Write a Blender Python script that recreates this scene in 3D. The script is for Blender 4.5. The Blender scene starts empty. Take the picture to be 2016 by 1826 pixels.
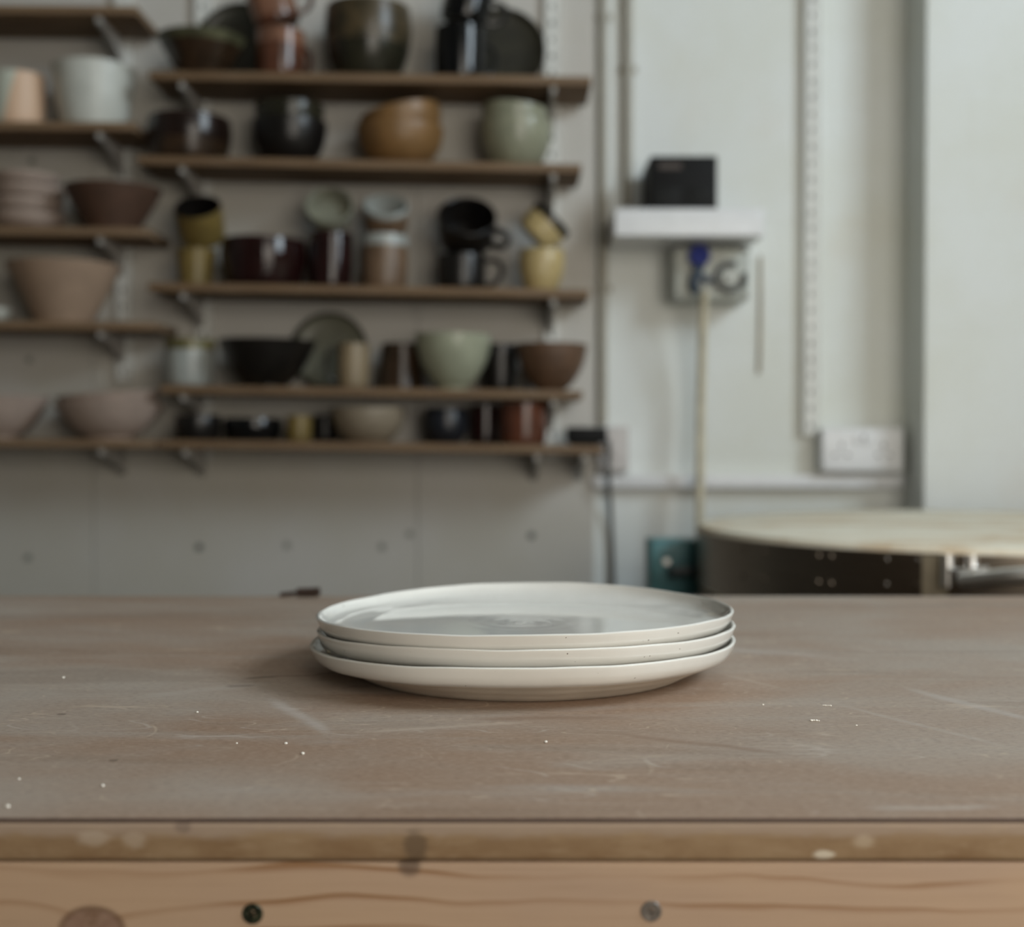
import bpy, bmesh, math, random
from mathutils import Vector, Matrix
random.seed(7)
S = bpy.context.scene
C = S.collection
PI = math.pi

# ------------------------------------------------------------------ camera, light, exposure
F = 2560.0                      # focal length in pixels of the 2016 px wide frame
HOR = 868.0                     # horizon row
ZT = 0.900                      # table top
ZC = ZT + 0.1436                # eye height
TH = math.atan((913 - HOR) / F)
cam_d = bpy.data.cameras.new('camera'); cam = bpy.data.objects.new('camera', cam_d); C.objects.link(cam)
cam.location = (0, 0, ZC); cam.rotation_euler = (PI / 2 - TH, 0, 0)
cam_d.sensor_width = 36; cam_d.lens = 36 * F / 2016
cam_d.clip_start = 0.05; cam_d.clip_end = 50
cam_d.dof.use_dof = True; cam_d.dof.focus_distance = 0.665; cam_d.dof.aperture_fstop = 5.3
cam_d.dof.aperture_blades = 0
S.camera = cam

S.view_settings.view_transform = 'Standard'; S.view_settings.look = 'None'
S.view_settings.gamma = 1; S.view_settings.use_curve_mapping = False
S.view_settings.exposure = 0.0

W = bpy.data.worlds.new('world'); S.world = W; W.use_nodes = True
bg = W.node_tree.nodes['Background']; bg.inputs[0].default_value = (0.75, 0.88, 1.0, 1); bg.inputs[1].default_value = 0.05

RX0, RX1, RY0, RY1, RZ = -2.6, 2.2, -0.85, 2.412, 3.5     # the room
def area(name, loc, rot, sx, sy, power, col):
    l = bpy.data.lights.new(name, 'AREA'); l.shape = 'RECTANGLE'; l.size = sx; l.size_y = sy
    l.energy = power; l.color = col
    o = bpy.data.objects.new(name, l); C.objects.link(o); o.location = loc; o.rotation_euler = rot
    return o
# daylight in the high side window and the window behind the camera
area('daylight_side', (RX1 + 0.06, 0.25, 2.68), (0, PI / 2, 0), 1.1, 1.4, 90, (0.79, 0.915, 1.0))
area('daylight_rear', (0.95, RY0 - 0.06, 1.45), (PI / 2, 0, 0), 1.6, 1.3, 39, (1.0, 0.925, 0.815))

# ------------------------------------------------------------------ helpers
def P(px, py, Y):
    """point at distance Y seen at pixel px, py"""
    u, v = (px - 1008) / F, (913 - py) / F
    d = Vector((u, v * math.sin(TH) + math.cos(TH), v * math.cos(TH) - math.sin(TH)))
    d *= Y / d.y
    return Vector((d.x, Y, ZC + d.z))
def PT(px, py):
    """point on the table top seen at pixel px, py"""
    u, v = (px - 1008) / F, (913 - py) / F
    d = Vector((u, v * math.sin(TH) + math.cos(TH), v * math.cos(TH) - math.sin(TH)))
    return d * ((ZT - ZC) / d.z) + Vector((0, 0, ZC))
def lin(c):
    r = []
    for v in c:
        v /= 255
        r.append(v / 12.92 if v <= 0.04045 else ((v + 0.055) / 1.055) ** 2.4)
    return (*r, 1)

class N:
    """short hand for node trees"""
    def __init__(s, name):
        s.m = bpy.data.materials.new(name); s.m.use_nodes = True; s.t = s.m.node_tree
        s.b = s.t.nodes['Principled BSDF']
    def n(s, typ, **kw):
        x = s.t.nodes.new(typ)
        for k, v in kw.items(): setattr(x, k, v)
        return x
    def put(s, sock, v):
        if v is None: return
        if hasattr(v, 'is_output'): s.t.links.new(v, sock)
        else: sock.default_value = v
    def math(s, op, a, b=None, c=None, clamp=False):
        x = s.n('ShaderNodeMath', operation=op, use_clamp=clamp)
        for i, v in enumerate((a, b, c)): s.put(x.inputs[i], v)
        return x.outputs[0]
    def coord(s, scale=(1, 1, 1), loc=(0, 0, 0), rot=(0, 0, 0), kind='Object'):
        tc = s.n('ShaderNodeTexCoord'); mp = s.n('ShaderNodeMapping')
        s.t.links.new(tc.outputs[kind], mp.inputs[0])
        mp.inputs['Scale'].default_value = scale; mp.inputs['Location'].default_value = loc; mp.inputs['Rotation'].default_value = rot
        return mp.outputs[0]
    def noise(s, vec, scale, detail=4, rough=0.55, dist=0):
        x = s.n('ShaderNodeTexNoise'); s.put(x.inputs['Vector'], vec)
        x.inputs['Scale'].default_value = scale; x.inputs['Detail'].default_value = detail
        x.inputs['Roughness'].default_value = rough; x.inputs['Distortion'].default_value = dist
        return x.outputs[0]
    def ramp(s, v, lo, hi):
        x = s.n('ShaderNodeMapRange', interpolation_type='SMOOTHSTEP'); s.put(x.inputs[0], v)
        x.inputs[1].default_value = lo; x.inputs[2].default_value = hi
        return x.outputs[0]
    def mix(s, f, a, b):
        x = s.n('ShaderNodeMix', data_type='RGBA'); s.put(x.inputs[0], f); s.put(x.inputs[6], a); s.put(x.inputs[7], b)
        return x.outputs[2]
    def xyz(s, vec):
        x = s.n('ShaderNodeSeparateXYZ'); s.t.links.new(vec, x.inputs[0]); return x.outputs
    def bump(s, h, strength=0.3, dist=0.001):
        x = s.n('ShaderNodeBump'); x.inputs['Strength'].default_value = strength; x.inputs['Distance'].default_value = dist
        s.put(x.inputs['Height'], h); s.t.links.new(x.outputs[0], s.b.inputs['Normal'])
    def col(s, c): s.put(s.b.inputs['Base Color'], c)
    def set(s, rough=None, metal=None, spec=None, coat=None, trans=None):
        for k, v in (('Roughness', rough), ('Metallic', metal), ('Specular IOR Level', spec), ('Coat Weight', coat), ('Transmission Weight', trans)):
            if v is not None: s.put(s.b.inputs[k], v)
        return s

def ceramic(name, c, rough=0.25, var=0.35, c2=None, rings=0.25, spec=0.5):
    """glazed or bare pottery: mottled colour and faint throwing rings"""
    m = N(name)
    v = m.coord()
    n = m.noise(v, 28, 5, 0.6)
    c2 = c2 or tuple(x * (1 - var) for x in c)
    m.col(m.mix(m.ramp(n, 0.35, 0.68), lin(c), lin(c2)))
    w = m.n('ShaderNodeTexWave', wave_type='BANDS', bands_direction='Z'); m.put(w.inputs['Vector'], v)
    w.inputs['Scale'].default_value = 70; w.inputs['Distortion'].default_value = 1.5
    m.bump(w.outputs['Fac'], rings, 0.0006)
    m.set(rough=rough, spec=spec)
    return m.m
def plain(name, c, rough=0.5, metal=0.0, var=0.12, scale=40, bump=0.05, spec=0.5):
    m = N(name); v = m.coord(); n = m.noise(v, scale, 4)
    m.col(m.mix(m.ramp(n, 0.3, 0.75), lin(c), lin(tuple(x * (1 - var) for x in c))))
    if bump: m.bump(n, bump, 0.0005)
    m.set(rough=rough, metal=metal, spec=spec)
    return m.m

def link(name, bm, mat, parent=None, loc=(0, 0, 0), rot=(0, 0, 0), smooth=True):
    bmesh.ops.recalc_face_normals(bm, faces=bm.faces[:])
    me = bpy.data.meshes.new(name); bm.to_mesh(me); bm.free()
    for p in me.polygons: p.use_smooth = smooth
    if smooth:
        try: me.set_sharp_from_angle(angle=math.radians(38))
        except Exception: pass
    for mm in (mat if isinstance(mat, (list, tuple)) else [mat]): me.materials.append(mm)
    o = bpy.data.objects.new(name, me); C.objects.link(o)
    o.parent = parent; o.location = loc; o.rotation_euler = rot
    return o
def tag(o, label, cat, group=None):
    o['label'] = label; o['category'] = cat
    if group: o['group'] = group
    return o
def thing(name, label, cat, loc, rot=(0, 0, 0), group=None):
    o = bpy.data.objects.new(name, None); C.objects.link(o); o.empty_display_size = 0.03
    o.location = loc; o.rotation_euler = rot
    return tag(o, label, cat, group)
def struct(name, bm, mat, loc=(0, 0, 0), smooth=False):
    o = link(name, bm, mat, None, loc, (0, 0, 0), smooth); o['kind'] = 'structure'; return o
def box(bm, lo, hi, bev=0, seg=2, M=None):
    b = bmesh.new(); bmesh.ops.create_cube(b, size=1)
    s = [hi[i] - lo[i] for i in range(3)]; c = [(hi[i] + lo[i]) / 2 for i in range(3)]
    for v in b.verts: v.co = Vector([v.co[i] * s[i] + c[i] for i in range(3)])
    if bev: bmesh.ops.bevel(b, geom=b.edges[:], offset=bev, segments=seg, profile=0.6, affect='EDGES')
    if M: bmesh.ops.transform(b, matrix=M, verts=b.verts[:])
    me = bpy.data.meshes.new('tmp'); b.to_mesh(me); b.free(); bm.from_mesh(me); bpy.data.meshes.remove(me)
    return bm
def nbox(lo, hi, bev=0, seg=2): return box(bmesh.new(), lo, hi, bev, seg)
def cyl(bm, p0, p1, r0, r1=None, seg=24, caps=True):
    p0, p1 = Vector(p0), Vector(p1); r1 = r0 if r1 is None else r1
    q = (p1 - p0).to_track_quat('Z', 'Y').to_matrix()
    A = [bm.verts.new(p0 + q @ Vector((r0 * math.cos(2 * PI * i / seg), r0 * math.sin(2 * PI * i / seg), 0))) for i in range(seg)]
    B = [bm.verts.new(p1 + q @ Vector((r1 * math.cos(2 * PI * i / seg), r1 * math.sin(2 * PI * i / seg), 0))) for i in range(seg)]
    for i in range(seg): bm.faces.new((A[i], A[(i + 1) % seg], B[(i + 1) % seg], B[i]))
    if caps: bm.faces.new(A[::-1]); bm.faces.new(B)
    return bm
def smooth_line(pts, k=8):
    out = []; n = len(pts)
    for i in range(n - 1):
        p0, p1, p2, p3 = pts[max(i - 1, 0)], pts[i], pts[i + 1], pts[min(i + 2, n - 1)]
        for j in range(k):
            t = j / k
            out.append(tuple(0.5 * (2 * b + (c - a) * t + (2 * a - 5 * b + 4 * c - d) * t * t + (3 * b - a - 3 * c + d) * t ** 3)
                             for a, b, c, d in zip(p0, p1, p2, p3)))
    return out + [tuple(pts[-1])]
def tube(pts, r, seg=12, k=8, flat=1.0):
    pts = [Vector(p) for p in smooth_line([tuple(p) for p in pts], k)]
    bm = bmesh.new(); rings = []; up = Vector((0.12, 0.95, 0.3))
    for i, p in enumerate(pts):
        d = (pts[min(i + 1, len(pts) - 1)] - pts[max(i - 1, 0)]).normalized()
        s = d.cross(up).normalized(); t = s.cross(d).normalized()
        rings.append([bm.verts.new(p + r * (math.cos(2 * PI * j / seg) * s + flat * math.sin(2 * PI * j / seg) * t)) for j in range(seg)])
    for a, b in zip(rings, rings[1:]):
        for j in range(seg): bm.faces.new((a[j], a[(j + 1) % seg], b[(j + 1) % seg], b[j]))
    bm.faces.new(rings[0][::-1]); bm.faces.new(rings[-1])
    return bm
def lathe(prof, seg=56, warp=None, lo=0, hi=None):
    """revolve (r, z) points; warp(r, z, angle) -> (r, z)"""
    prof = prof[lo:hi]
    bm = bmesh.new(); rings = []
    for r, z in prof:
        if r < 1e-6:
            rings.append([bm.verts.new((0, 0, warp(0, z, 0)[1] if warp else z))]); continue
        ring = []
        for i in range(seg):
            a = 2 * PI * i / seg; rr, zz = warp(r, z, a) if warp else (r, z)
            ring.append(bm.verts.new((rr * math.cos(a), rr * math.sin(a), zz)))
        rings.append(ring)
    for a, b in zip(rings, rings[1:]):
        for i in range(seg):
            j = (i + 1) % seg
            if len(a) == 1 and len(b) == 1: break
            if len(a) == 1: bm.faces.new((a[0], b[i], b[j]))
            elif len(b) == 1: bm.faces.new((a[i], a[j], b[0]))
            else: bm.faces.new((a[i], a[j], b[j], b[i]))
    return bm
def vessel(outer, R, H, t=0.0045):
    """foot-to-rim outline (normalised) -> closed profile with wall thickness; returns profile and index of the rim"""
    o = [(r * R, z * H) for r, z in smooth_line(outer, 6)]
    def ro(z):
        for (r0, z0), (r1, z1) in zip(o, o[1:]):
            if z0 <= z <= z1: return r0 + (r1 - r0) * (z - z0) / max(z1 - z0, 1e-9)
        return o[-1][0]
    prof = [(0, 0.002), (max(o[0][0] - 0.006, 0.004), 0.002), (max(o[0][0] - 0.003, 0.005), 0)] + o
    rim = len(prof) - 1
    rr = o[-1][0]
    prof += [(rr - t * 0.25, H + t * 0.22), (rr - t * 0.75, H + t * 0.22)]
    fl = t * 1.6; n = 12
    for i in range(n + 1):
        z = H - (H - fl) * i / n
        prof.append((max(ro(z) - t, 0.003), z))
    r_last = prof[-1][0]
    prof += [(r_last * 0.6, fl * 0.85), (0, fl * 0.8)]
    return prof, rim

# ------------------------------------------------------------------ materials of the room
def wall_paint(name, c, blocks=True, grime=0.5):
    m = N(name); v = m.coord(kind='Object'); n = m.noise(v, 3.0, 5, 0.6); n2 = m.noise(v, 90, 3)
    stain = m.ramp(m.noise(m.coord(scale=(1, 1, 0.7), loc=(3, 1, 2)), 5.5, 3, 0.5), 0.6, 0.78)
    base = m.mix(m.ramp(n, 0.35, 0.7), lin(c), lin((c[0] * 0.97, c[1] * 0.965, c[2] * 0.94)))
    base = m.mix(m.math('MULTIPLY', stain, 0.35 * grime), base, lin((c[0] * 0.93, c[1] * 0.84, c[2] * 0.74)))
    h = m.math('MULTIPLY', n2, 0.25)
    if blocks:
        x, y, z = m.xyz(v)
        cb = m.n('ShaderNodeCombineXYZ'); m.put(cb.inputs[0], x); m.put(cb.inputs[1], z)
        mp = m.n('ShaderNodeMapping'); m.t.links.new(cb.outputs[0], mp.inputs[0]); mp.inputs['Location'].default_value = (0.1, 0.065, 0)
        br = m.n('ShaderNodeTexBrick'); m.t.links.new(mp.outputs[0], br.inputs[0])
        br.inputs['Scale'].default_value = 1; br.inputs['Brick Width'].default_value = 0.45; br.inputs['Row Height'].default_value = 0.2155
        br.inputs['Mortar Size'].default_value = 0.006; br.inputs['Mortar Smooth'].default_value = 0.9
        h = m.math('SUBTRACT', h, br.outputs['Fac'])
        m.bump(h, 0.35, 0.0016)
    else: m.bump(h, 0.3, 0.001)
    m.col(base); m.set(rough=0.55, spec=0.35)
    return m.m
M_wall = wall_paint('painted_blockwork', (221, 225, 223))
M_board = wall_paint('painted_board', (190, 187, 181), False, 0.3)
M_side = wall_paint('painted_plaster', (118, 113, 106), False)
m = N('concrete_floor'); v = m.coord(); m.col(m.mix(m.ramp(m.noise(v, 4, 6), 0.3, 0.7), lin((92, 86, 79)), lin((76, 71, 65)))); m.set(rough=0.8); M_floor = m.m
M_ceil = plain('ceiling_paint', (160, 154, 146), 0.8, 0, 0.05, 3)
M_bracket = plain('shaded_bracket_enamel', (178, 174, 168), 0.5, 0, 0.06)  # white enamel greyed down, with the shelf shade mixed into the colour
M_white_plastic = plain('white_plastic', (222, 224, 226), 0.35, 0, 0.03)
M_white_metal = plain('white_enamel_steel', (218, 219, 214), 0.4, 0, 0.06)
M_black_plastic = plain('black_plastic', (13, 14, 15), 0.6, spec=0.2)
M_dark_hole = plain('dark_recess', (38, 36, 33), 0.8)

# ------------------------------------------------------------------ room shell
YW = 2.412                                   # blockwork face
YB = 2.400                                   # face of the boards behind the shelves
def opening_wall(axis, pos, thick, a0, a1, z0, z1, oa0, oa1, oz0, oz1):
    bm = bmesh.new()
    for (p, q, r, s) in ((a0, oa0, z0, z1), (oa1, a1, z0, z1), (oa0, oa1, z0, oz0), (oa0, oa1, oz1, z1)):
        lo, hi = (pos, p, r), (pos + thick, q, s)
        if axis == 'y': lo, hi = (p, pos, r), (q, pos + thick, s)
        box(bm, lo, hi)
    return bm
struct('floor', nbox((RX0, RY0, -0.1), (RX1, RY1 + 0.1, 0)), M_floor)
struct('ceiling', nbox((RX0, RY0, RZ), (RX1, RY1 + 0.1, RZ + 0.1)), M_ceil)
struct('wall_back', nbox((RX0, YW, 0), (RX1, YW + 0.1, RZ)), M_wall)
struct('wall_left', nbox((RX0 - 0.1, RY0, 0), (RX0, RY1 + 0.1, RZ)), M_side)
struct('wall_right', opening_wall('x', RX1, 0.1, RY0, RY1 + 0.1, 0, RZ, -0.45, 0.95, 2.13, 3.23), M_side)
struct('wall_front', opening_wall('y', RY0 - 0.1, 0.1, RX0, RX1, 0, RZ, 0.15, 1.75, 0.80, 2.10), M_side)
M_frame = plain('window_frame_paint', (225, 226, 224), 0.4)
bm = bmesh.new()
for y in (-0.43, 0.25, 0.93): box(bm, (RX1 + 0.0, y - 0.02, 2.13), (RX1 + 0.05, y + 0.02, 3.23))
for z in (2.15, 3.21): box(bm, (RX1 + 0.0, -0.45, z - 0.02), (RX1 + 0.05, 0.95, z + 0.02))
struct('window_1', bm, M_frame)
bm = bmesh.new()
for x in (0.17, 0.70, 1.20, 1.73): box(bm, (x - 0.025, RY0 - 0.05, 0.80), (x + 0.025, RY0, 2.10))
for z in (0.82, 2.08): box(bm, (0.15, RY0 - 0.05, z - 0.02), (1.75, RY0, z + 0.02))
struct('window_2', bm, M_frame)
xp = P(1820, 700, 2.293).x
struct('wall_pillar', nbox((xp, 2.293, 0), (1.75, YW, RZ), 0.004), M_wall)
# painted boards screwed over the blockwork behind the shelves
def wx(px, Y=YB): return (px - 1008) / F * Y
seams = [wx(-520), wx(183), wx(822), wx(1170)]
for i in range(3):
    bo = struct('trim_%d' % (i + 1), nbox((seams[i] + 0.0005, YB, 0.02), (seams[i + 1] - 0.0005, YW, RZ - 0.02), 0.0009), M_board)
    for px, py in ((55, 1098), (392, 1078), (565, 1074), (752, 1077), (807, 1052), (1046, 1055), (63, 317), (57, 708)):
        q = P(px, py, YB)
        if seams[i] < q.x < seams[i + 1]:
            bm = bmesh.new(); dark = px in (392, 1046)
            cyl(bm, (q.x, YB + 0.001, q.z), (q.x, YB - 0.0012, q.z), 0.0075, 0.0062, 20)
            box(bm, (q.x - 0.0045, YB - 0.0014, q.z - 0.0006), (q.x + 0.0045, YB - 0.0011, q.z + 0.0006))
            link('screw', bm, plain('screw_zinc', (88, 88, 86) if dark else (140, 139, 132), 0.5), bo)

# ------------------------------------------------------------------ workbench
Y_front = PT(1000, 1612).y; Y_far = PT(1000, 1174).y
TX0, TX1 = -1.0, 1.15
bench = thing('workbench', 'dusty brown wooden workbench with a pine rail, carrying the stack of white plates', 'table', ((TX0 + TX1) / 2, (Y_front + Y_far) / 2, 0))
BL = bench.location.copy()
def rel(p): return (p[0] - BL.x, p[1] - BL.y, p[2] - BL.z)

m = N('dusty_hardboard')
v = m.coord()
vw = m.coord(loc=tuple(BL))                                  # table-plane coordinates in metres
low = m.noise(m.coord(scale=(1.0, 1.7, 1)), 3.2, 4, 0.55, 0.6)
smear = m.noise(m.coord(scale=(0.8, 6.0, 1), rot=(0, 0, 0.12)), 5.0, 6, 0.6, 0.5)
smear2 = m.noise(m.coord(scale=(1.0, 5.0, 1), rot=(0, 0, -0.45), loc=(5, 2, 0)), 4.0, 5, 0.6, 0.8)
fine = m.noise(m.coord(scale=(1, 3.0, 1)), 230, 4, 0.7)
c = m.mix(m.ramp(low, 0.33, 0.68), lin((151, 125, 105)), lin((164, 152, 140)))
c = m.mix(m.math('MULTIPLY', m.ramp(smear, 0.48, 0.74), 0.55), c, lin((166, 155, 144)))
c = m.mix(m.math('MULTIPLY', m.ramp(smear2, 0.56, 0.78), 0.55), c, lin((172, 162, 154)))
c = m.mix(m.math('MULTIPLY', m.ramp(smear2, 0.46, 0.28), 0.4), c, lin((118, 99, 82)))
c = m.mix(m.math('MULTIPLY', m.ramp(fine, 0.48, 0.72), 0.5), c, lin((184, 164, 146)))
c = m.mix(m.math('MULTIPLY', m.ramp(fine, 0.5, 0.28), 0.5), c, lin((104, 86, 71)))
for k, (sc, sx, rz, lx, mk, ds) in enumerate(((11, 0.8, 0.2, 1.0, 0.56, 0.0), (24, 0.5, -0.5, 4.0, 0.54, 0.1), (46, 0.30, 0.35, 7.0, 0.52, 0.1), (70, 0.22, -0.15, 9.0, 0.50, 0.1),
                                              (95, 0.16, 0.6, 12.0, 0.50, 0.1), (110, 0.3, -0.8, 15.0, 0.52, 0.1), (60, 0.6, 1.3, 18.0, 0.54, 0.1))):
    ln = m.math('ABSOLUTE', m.math('SUBTRACT', m.noise(m.coord(scale=(sx, 1.0, 1), rot=(0, 0, rz), loc=(lx, lx * 2, 0)), sc, 0.0, 0.5, ds), 0.5))
    mask = m.ramp(m.noise(m.coord(scale=(1, 1.6, 1), loc=(lx * 3, 3, 0)), 11, 4, 0.65), mk, mk + 0.14)
    wd = 0.00042 * sc * (0.8 if sc < 30 else 0.5)
    c = m.mix(m.math('MULTIPLY', m.math('MULTIPLY', m.ramp(ln, wd, wd * 0.2), mask), 0.38), c, lin((204, 184, 162) if k % 4 != 3 else (196, 184, 174)))
x, y, z = m.xyz(vw)
def streak(p0, p1, w, wob=0.0, nsc=30, taper=True):
    """0..1 mask along the table between two photographed points"""
    a, b = PT(*p0), PT(*p1); s = (b.y - a.y) / (b.x - a.x)
    if a.x > b.x: a, b = b, a
    d = m.math('SUBTRACT', y, m.math('MULTIPLY_ADD', x, s, a.y - s * a.x))
    if wob:
        nz = m.math('SUBTRACT', m.noise(m.coord(scale=(1, 0.05, 1), loc=(p0[0] * 0.01, 0, 0)), nsc, 3), 0.5)
        d = m.math('ADD', d, m.math('MULTIPLY', nz, wob))
    k = m.ramp(m.math('ABSOLUTE', d), w * 1.25, 0.0)
    t = m.math('DIVIDE', m.math('SUBTRACT', x, a.x), b.x - a.x)
    ends = m.math('MULTIPLY', m.ramp(t, 0.0, 0.25), m.ramp(t, 1.0, 0.75))
    return m.math('MULTIPLY', k, ends)
grain = m.math('MULTIPLY_ADD', m.noise(m.coord(scale=(0.5, 3, 1), loc=(1, 4, 0)), 70, 4, 0.7), 1.5, 0.15)
for p0, p1, w, wob, col, f in (
        ((520, 1372), (665, 1452), 0.012, 0.01, (190, 182, 175), 0.55), ((250, 1375), (560, 1342), 0.010, 0.012, (178, 168, 158), 0.4),
        ((660, 1445), (1080, 1420), 0.004, 0.008, (188, 172, 156), 0.5), ((1200, 1262), (1720, 1300), 0.014, 0.02, (176, 164, 156), 0.5),
        ((1760, 1350), (2080, 1430), 0.014, 0.015, (182, 174, 168), 0.55), ((1620, 1380), (2016, 1480), 0.007, 0.01, (180, 170, 162), 0.4),
        ((1410, 1325), (1560, 1362), 0.006, 0.01, (178, 164, 150), 0.4), ((1690, 1594), (1990, 1590), 0.004, 0.010, (190, 182, 174), 0.45),
        ((1180, 1440), (1580, 1490), 0.005, 0.012, (128, 102, 84), 0.6), ((900, 1418), (1280, 1412), 0.006, 0.01, (126, 100, 82), 0.5),
        ((440, 1352), (508, 1350), 0.004, 0.004, (84, 68, 54), 0.6), ((475, 1337), (560, 1331), 0.0030, 0.004, (58, 45, 35), 0.85),
        ((540, 1332), (625, 1330), 0.0016, 0.004, (70, 55, 43), 0.8), ((610, 1330), (690, 1321), 0.0026, 0.004, (58, 45, 35), 0.85),
        ((110, 1407), (132, 1407), 0.003, 0.002, (84, 72, 60), 0.7), ((212, 1498), (234, 1498), 0.0028, 0.002, (92, 76, 62), 0.7),
        ((680, 1352), (735, 1352), 0.005, 0.004, (98, 82, 68), 0.5)):
    c = m.mix(m.math('MULTIPLY', m.math('MULTIPLY', streak(p0, p1, w, wob), grain, clamp=True), f), c, lin(col))
m.col(c)
m.bump(m.math('ADD', m.math('MULTIPLY', fine, 0.5), smear), 0.25, 0.0006)
m.set(rough=m.math('MULTIPLY_ADD', low, 0.25, 0.45), spec=0.4)
M_top = m.m

m = N('worn_board_edge')
v = m.coord(); x, y, z = m.xyz(m.coord(loc=tuple(BL)))
n = m.noise(m.coord(scale=(1, 1, 1.6)), 26, 5, 0.65); n2 = m.noise(m.coord(scale=(0.5, 1, 3)), 160, 4, 0.7)
zr = m.math('ADD', z, m.math('MULTIPLY', m.math('SUBTRACT', n, 0.5), 0.010))
c = m.mix(m.ramp(n, 0.35, 0.68), lin((140, 116, 88)), lin((124, 98, 70)))
c = m.mix(m.ramp(zr, ZT - 0.0085, ZT - 0.0045), c, lin((150, 131, 113)))           # dusty worn arris
c = m.mix(m.math('MULTIPLY', m.ramp(zr, ZT - 0.0135, ZT - 0.0185), 0.6), c, lin((148, 126, 96)))
c = m.mix(m.math('MULTIPLY', m.ramp(n2, 0.5, 0.75), 0.3), c, lin((166, 146, 120)))
def spot(px, py, rx, rz, wob=0.006):
    q = P(px, py, Y_front)
    dx = m.math('DIVIDE', m.math('SUBTRACT', x, q.x), rx); dz = m.math('DIVIDE', m.math('SUBTRACT', z, q.z), rz)
    d = m.math('SQRT', m.math('ADD', m.math('MULTIPLY', dx, dx), m.math('MULTIPLY', dz, dz)))
    return m.ramp(m.math('ADD', d, m.math('MULTIPLY', m.math('SUBTRACT', n2, 0.5), 1.2)), 1.0, 0.45)
for px, py, rx, rz, col, f in ((185, 1650, 0.008, 0.004, (172, 156, 138), 0.6), (265, 1655, 0.006, 0.004, (172, 156, 138), 0.5), (1622, 1684, 0.005, 0.0022, (200, 190, 172), 0.8),
                               (1700, 1658, 0.006, 0.003, (180, 164, 142), 0.5), (818, 1672, 0.0062, 0.0085, (76, 62, 48), 0.6), (360, 1628, 0.004, 0.003, (104, 88, 78), 0.5)):
    c = m.mix(m.math('MULTIPLY', spot(px, py, rx, rz), f), c, lin(col))
m.col(c); m.bump(n2, 0.35, 0.0008); m.set(rough=0.75, spec=0.25)
M_edge = m.m

m = N('pine_rail')
x, y, z = m.xyz(m.coord(loc=tuple(BL)))
kq = P(180, 1835, Y_front)
dx = m.math('SUBTRACT', x, kq.x); dz = m.math('SUBTRACT', z, kq.z)
kd = m.math('SQRT', m.math('ADD', m.math('MULTIPLY', m.math('MULTIPLY', dx, dx), 0.56), m.math('MULTIPLY', dz, dz)))
kn = m.math('DIVIDE', 0.00016, m.math('ADD', kd, 0.009))
wv = m.noise(m.coord(scale=(3.2, 1, 9)), 1.8, 3, 0.5, 0.3)
g = m.math('ADD', m.math('ADD', z, kn), m.math('MULTIPLY', m.math('SUBTRACT', wv, 0.5), 0.032))
ring = m.math('FRACT', m.math('MULTIPLY', g, 92))
late = m.math('MULTIPLY', m.ramp(ring, 0.70, 0.93), m.ramp(ring, 1.0, 0.95))
fib = m.noise(m.coord(scale=(0.4, 1, 14)), 55, 4, 0.6)
patch = m.ramp(m.noise(m.coord(scale=(1.2, 1, 3)), 5, 3), 0.35, 0.7)
c = m.mix(patch, lin((172, 145, 119)), lin((163, 138, 117)))
c = m.mix(m.math('MULTIPLY', late, m.ramp(m.noise(m.coord(scale=(1, 1, 2), loc=(2, 0, 0)), 7, 2), 0.32, 0.62)), c, lin((132, 96, 64)))
c = m.mix(m.math('MULTIPLY', m.ramp(fib, 0.5, 0.8), 0.25), c, lin((140, 112, 86)))
kk = m.ramp(m.math('ADD', kd, m.math('MULTIPLY', fib, 0.002)), 0.0105, 0.0086)
knot_core = m.noise(m.coord(scale=(1, 1, 1.4)), 120, 4, 0.6)
c = m.mix(m.math('MULTIPLY', kk, 0.8), c, m.mix(m.ramp(knot_core, 0.4, 0.62), lin((124, 98, 84)), lin((98, 70, 52))))
edge_line = m.math('MULTIPLY', m.ramp(kd, 0.0072, 0.0086), m.ramp(kd, 0.0106, 0.0092))
c = m.mix(m.math('MULTIPLY', edge_line, 0.6), c, lin((92, 66, 48)))
q = P(806, 1705, Y_front)
sx = m.math('DIVIDE', m.math('SUBTRACT', x, q.x), 0.006); sz = m.math('DIVIDE', m.math('SUBTRACT', z, q.z), 0.006)
c = m.mix(m.math('MULTIPLY', m.ramp(m.math('ADD', m.math('ADD', m.math('MULTIPLY', sx, sx), m.math('MULTIPLY', sz, sz)), m.math('MULTIPLY', fib, 0.6)), 1.2, 0.4), 0.75), c, lin((82, 66, 54)))
m.col(c); m.bump(fib, 0.2, 0.0006); m.set(rough=0.6, spec=0.3)
M_pine = m.m
M_crease = plain('dark_sheet_edge', (84, 68, 60), 0.8)

z_rail = P(1000, 1698, Y_front + 0.001).z
link('top_sheet', nbox(rel((TX0, Y_front + 0.0012, ZT - 0.0016)), rel((TX1, Y_far, ZT)), 0.0003), [M_top], bench, smooth=False)
link('sheet_edge', nbox(rel((TX0, Y_front + 0.0004, ZT - 0.0016)), rel((TX1, Y_front + 0.0012, ZT - 0.0002)), 0), M_crease, bench, smooth=False)
link('board_edge', nbox(rel((TX0, Y_front, z_rail + 0.0006)), rel((TX1, Y_far - 0.002, ZT - 0.0016)), 0.0022, 4), M_edge, bench)
link('front_rail', nbox(rel((TX0 + 0.002, Y_front + 0.0006, z_rail - 0.095)), rel((TX1 - 0.002, Y_front + 0.038, z_rail)), 0.0016, 3), M_pine, bench)
link('rear_rail', nbox(rel((TX0 + 0.002, Y_far - 0.045, z_rail - 0.095)), rel((TX1 - 0.002, Y_far - 0.008, z_rail)), 0.0016), M_pine, bench)
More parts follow.
